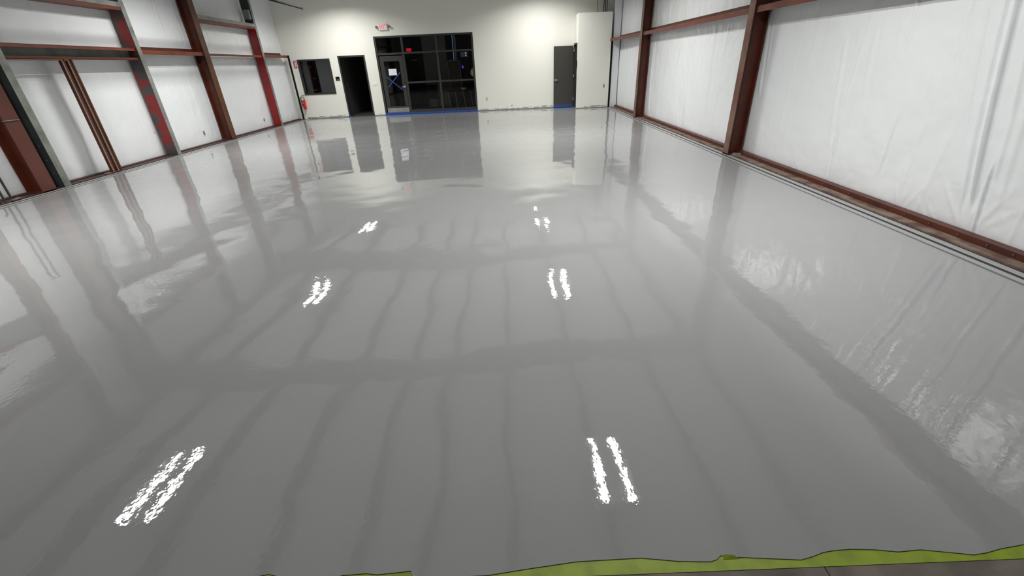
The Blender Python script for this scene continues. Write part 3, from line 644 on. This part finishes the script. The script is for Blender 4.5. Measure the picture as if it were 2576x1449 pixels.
zgirt('brown steel girt on left wall beside the photographer', -1, LW, -8.09, 1.62, 6.44, zlo=2.1)
t = root('wall_girt', 'single thin brown girt on left wall before the bright red post', 'girt')
bx('flange', M['primer'], t, -8.09, LW, 13.59, 16.56, 2.235, 2.242); bx('lip', M['primer'], t, -8.09, -8.086, 13.59, 16.56, 2.185, 2.242)
t = root('wall_girt', 'double brown girt with grey web above the first left bay', 'girt')
bx('upper_lip', M['primer'], t, -8.12, -8.10, 8.04, 11.0, 2.245, 2.30); bx('lower_lip', M['primer'], t, -8.12, -8.10, 8.04, 11.0, 2.065, 2.11)
bx('web', M['grey_steel'], t, -8.27, -8.262, 8.04, 10.97, 2.07, 2.296)
bx('upper_flange', M['primer_dark'], t, -8.10, -8.262, 8.04, 10.97, 2.292, 2.296); bx('lower_flange', M['primer_dark'], t, -8.10, -8.262, 8.04, 10.97, 2.07, 2.074)
def header(label, y0, y1):
    t = root('steel_header', label, 'header')
    bx('web', M['grey_steel'], t, -8.06, -8.052, y0, y1, 3.06, 3.15); bx('bottom_flange', M['primer'], t, LW, -8.06, y0, y1, 3.0, 3.012)
    bx('lip', M['primer'], t, -8.08, -8.06, y0, y1, 3.012, 3.06); bx('back_web', M['primer_dark'], t, LW, LW+.006, y0, y1, 3.012, 3.1)
header('grey and brown steel header high over the first left bay', 8.04, 10.97)
header('grey and brown steel header high between brown column and bright red post', 13.6, 16.55)
header('grey and brown steel header on left wall beside the photographer', 1.62, 6.45)

# conduits at the far left edge
def pipe(name, label, pts, r, m, cat, group=None):
    t = MB().path(pts, r, k=10).build(name, m, None, smooth=True); return thing(t, label, cat, group)
pipe('conduit', 'left one of two grey conduits rising at far left edge', [(-8.13, 6.92, .0), (-8.13, 6.92, 1.28), (-8.2, 6.92, 1.33)], .016, M['dark_steel'], 'conduit')
pipe('conduit', 'right one of two grey conduits rising at far left edge', [(-8.13, 7.03, .0), (-8.13, 7.03, 1.28), (-8.2, 7.03, 1.33)], .016, M['dark_steel'], 'conduit')
pipe('conduit_stub', 'short bent grey pipe stub left of the two conduits', [(-8.11, 6.83, .0), (-8.11, 6.83, .17), (-8.13, 6.80, .19)], .013, M['dark_steel'], 'pipe')
rb = thing(MB().loft([(-8.02,6.95,.02),(-8.05,7.12,.02),(-8.12,7.10,.02),(-8.09,6.96,.02)],[(-8.03,6.96,.035),(-8.05,7.10,.05),(-8.11,7.09,.04),(-8.08,6.97,.035)]).build('debris_flake', M['tan_dirt'], None), 'pale flake of debris at the foot of the far-left conduits', 'debris')
thing(MB().loft([(-8.14,8.85,.021),(-8.06,8.82,.021),(-8.05,8.98,.021),(-8.12,9.0,.021)],[(-8.13,8.87,.04),(-8.07,8.84,.035),(-8.06,8.96,.03),(-8.11,8.98,.045)]).build('debris_flake', M['tan_dirt'], None), 'pale flake of debris at the foot of the twin channel stud', 'debris')
thing(MB().loft([(4.16,7.95,.022),(4.30,7.93,.022),(4.31,8.03,.022),(4.17,8.04,.022)],[(4.18,7.97,.04),(4.28,7.95,.055),(4.29,8.01,.04),(4.18,8.02,.05)]).build('debris_flake', M['grey_plastic'], None), 'pale lump of debris at the foot of nearer right column', 'debris')

# dark hanging pipe and cables
hp = root('hanging_pipe', 'dark steel pipe hung from a wire high in the left corner', 'pipe')
MB().tube((-6.56, 9.0, 3.56), (-6.56, 17.0, 3.56), .028).build('pipe', M['black'], hp, smooth=True)
MB().tube((-6.56, 16.99, 3.56), (-6.56, 17.04, 3.56), .034).build('end_cap', M['dark_steel'], hp, smooth=True)
for y in (16.85, 12.0): MB().tube((-6.56, y, 3.58), (-6.56, y, 4.7), .004, k=6).build('hanger_wire', M['dark_steel'], hp)
for k, (x, dx) in enumerate(((3.60, -.05), (3.80, .03), (3.87, .0), (3.92, .02))):
    pipe('cable', ('thin dark cable rising above the white closet, %s of four' % ('leftmost', 'second from left', 'third from left', 'rightmost')[k]), [(x, 18.45, 3.1), (x+dx*.3, 18.45, 3.35), (x+dx, 18.5, 3.8), (x+dx, 18.55, 4.7)], .009 if k == 0 else .014, M['dark_steel'], 'cable')

# ---------------------------------------------------------------- roof
def roofz(x): return 4.72 + 0.22*(1-abs(x+2.0)/6.4)
ins = MB()
xs_ = [XL-.1, -2.0, XR+.1]
for a, b in zip(xs_[:-1], xs_[1:]):
    ins.loft([(a,Y0-.1,roofz(a)),(b,Y0-.1,roofz(b)),(b,Y0-.1,roofz(b)+.1),(a,Y0-.1,roofz(a)+.1)],[(a,Y1+.1,roofz(a)),(b,Y1+.1,roofz(b)),(b,Y1+.1,roofz(b)+.1),(a,Y1+.1,roofz(a)+.1)])
M['roof_vinyl'] = mat('white_roof_vinyl', (0.86, 0.88, 0.88, 1), 0.4, bump=(1.4, 0.02))
ceil = struct(ins.build('ceiling', M['roof_vinyl'], None))
for x in (-8.2, -7.1, -5.55, -3.85, -2.5, -1.5, -.17, 1.33, 3.08, 4.25):
    z = roofz(x)
    MB().box(x-.045, x+.045, Y0, Y1, z-.25, z-.244).box(x-.045, x-.039, Y0, Y1, z-.25, z-.22).box(x+.039, x+.045, Y0, Y1, z-.25, z).build('purlin', M['primer_dark'], ceil)
for yl, yr in ((-4.6, -4.4), (1.5, 1.7), (7.72, 8.05), (13.75, 14.25)):
    r = MB()
    def rseg(xa, xb, za, zb, zt, w):
        ya = yl+(yr-yl)*(xa+8.05)/12.15; yb = yl+(yr-yl)*(xb+8.05)/12.15
        a = [(xa,ya-w,za),(xa,ya+w,za),(xa,ya+w,za+zt),(xa,ya-w,za+zt)]; b = [(xb,yb-w,zb),(xb,yb+w,zb),(xb,yb+w,zb+zt),(xb,yb-w,zb+zt)]
        r.loft(a, b)
    P = [(-8.05, 3.9), (-6.8, 4.02), (-2.0, 4.12), (2.9, 4.02), (4.1, 3.92)]
    for (xa, za), (xb, zb) in zip(P[:-1], P[1:]):
        rseg(xa, xb, za, zb, .012, .1)
        ya = yl+(yr-yl)*(xa+8.05)/12.15; yb = yl+(yr-yl)*(xb+8.05)/12.15
        ta_, tb_ = roofz(xa)-.27, roofz(xb)-.27
        r.loft([(xa,ya-.005,za+.012),(xa,ya+.005,za+.012),(xa,ya+.005,ta_),(xa,ya-.005,ta_)],[(xb,yb-.005,zb+.012),(xb,yb+.005,zb+.012),(xb,yb+.005,tb_),(xb,yb-.005,tb_)])
        rseg(xa, xb, ta_, tb_, .012, .1)
    r.build('rafter', M['primer_dark'], ceil)

# ---------------------------------------------------------------- LED strip fixtures (seen as reflections in the floor)
rows = [(4.72, 'row nearest in front of the photographer'), (11.2, 'middle row of the hall'), (16.8, 'row nearest the storefront wall')]
ZL = 4.15
proto = None
for yc, rl in rows:
    for xc, side in ((-5.78, 'left'), (1.42, 'right')):
        t = root('ceiling_light', 'twin-strip ceiling light, %s side, %s, mirrored in the floor' % (side, rl), 'lamp', 'twin-strip ceiling lights')
        t.location = (xc, yc, ZL)
        if proto is None:
            MB().box(-.28,.28,-.62,.62,.03,.09).box(-.29,-.28,-.62,.62,-.01,.09).box(.28,.29,-.62,.62,-.01,.09).box(-.29,.29,-.63,-.62,-.01,.09).box(-.29,.29,.62,.63,-.01,.09).build('housing', M['housing'], t)
            for sx in (-.18, .18): bx('strip_lens', M['lens'], t, sx-.045, sx+.045, -.6, .6, .01, .03)
            for sy in (-.5, .5): MB().tube((0, sy, .09), (0, sy, .5), .004, k=6).build('hanger_wire', M['dark_steel'], t)
            ld = bpy.data.lights.new('strip_light', 'AREA'); ld.shape = 'RECTANGLE'; ld.size = .09; ld.size_y = 1.2
            ld.energy = LAMP_W; ld.color = LAMP_COL; ld.spread = math.radians(LAMP_SPREAD)
            for sx in (-.18, .18):
                lo_ = bpy.data.objects.new('strip_light', ld); C.objects.link(lo_); lo_.parent = t; lo_.location = (sx, 0, .004)
            ld2 = ld.copy(); ld2.energy = LAMP_W*0.64
            proto = t
        else:
            for chd in list(proto.children):
                c2 = chd.copy(); C.objects.link(c2); c2.parent = t
                if c2.type == 'LIGHT' and yc > 15: c2.data = ld2
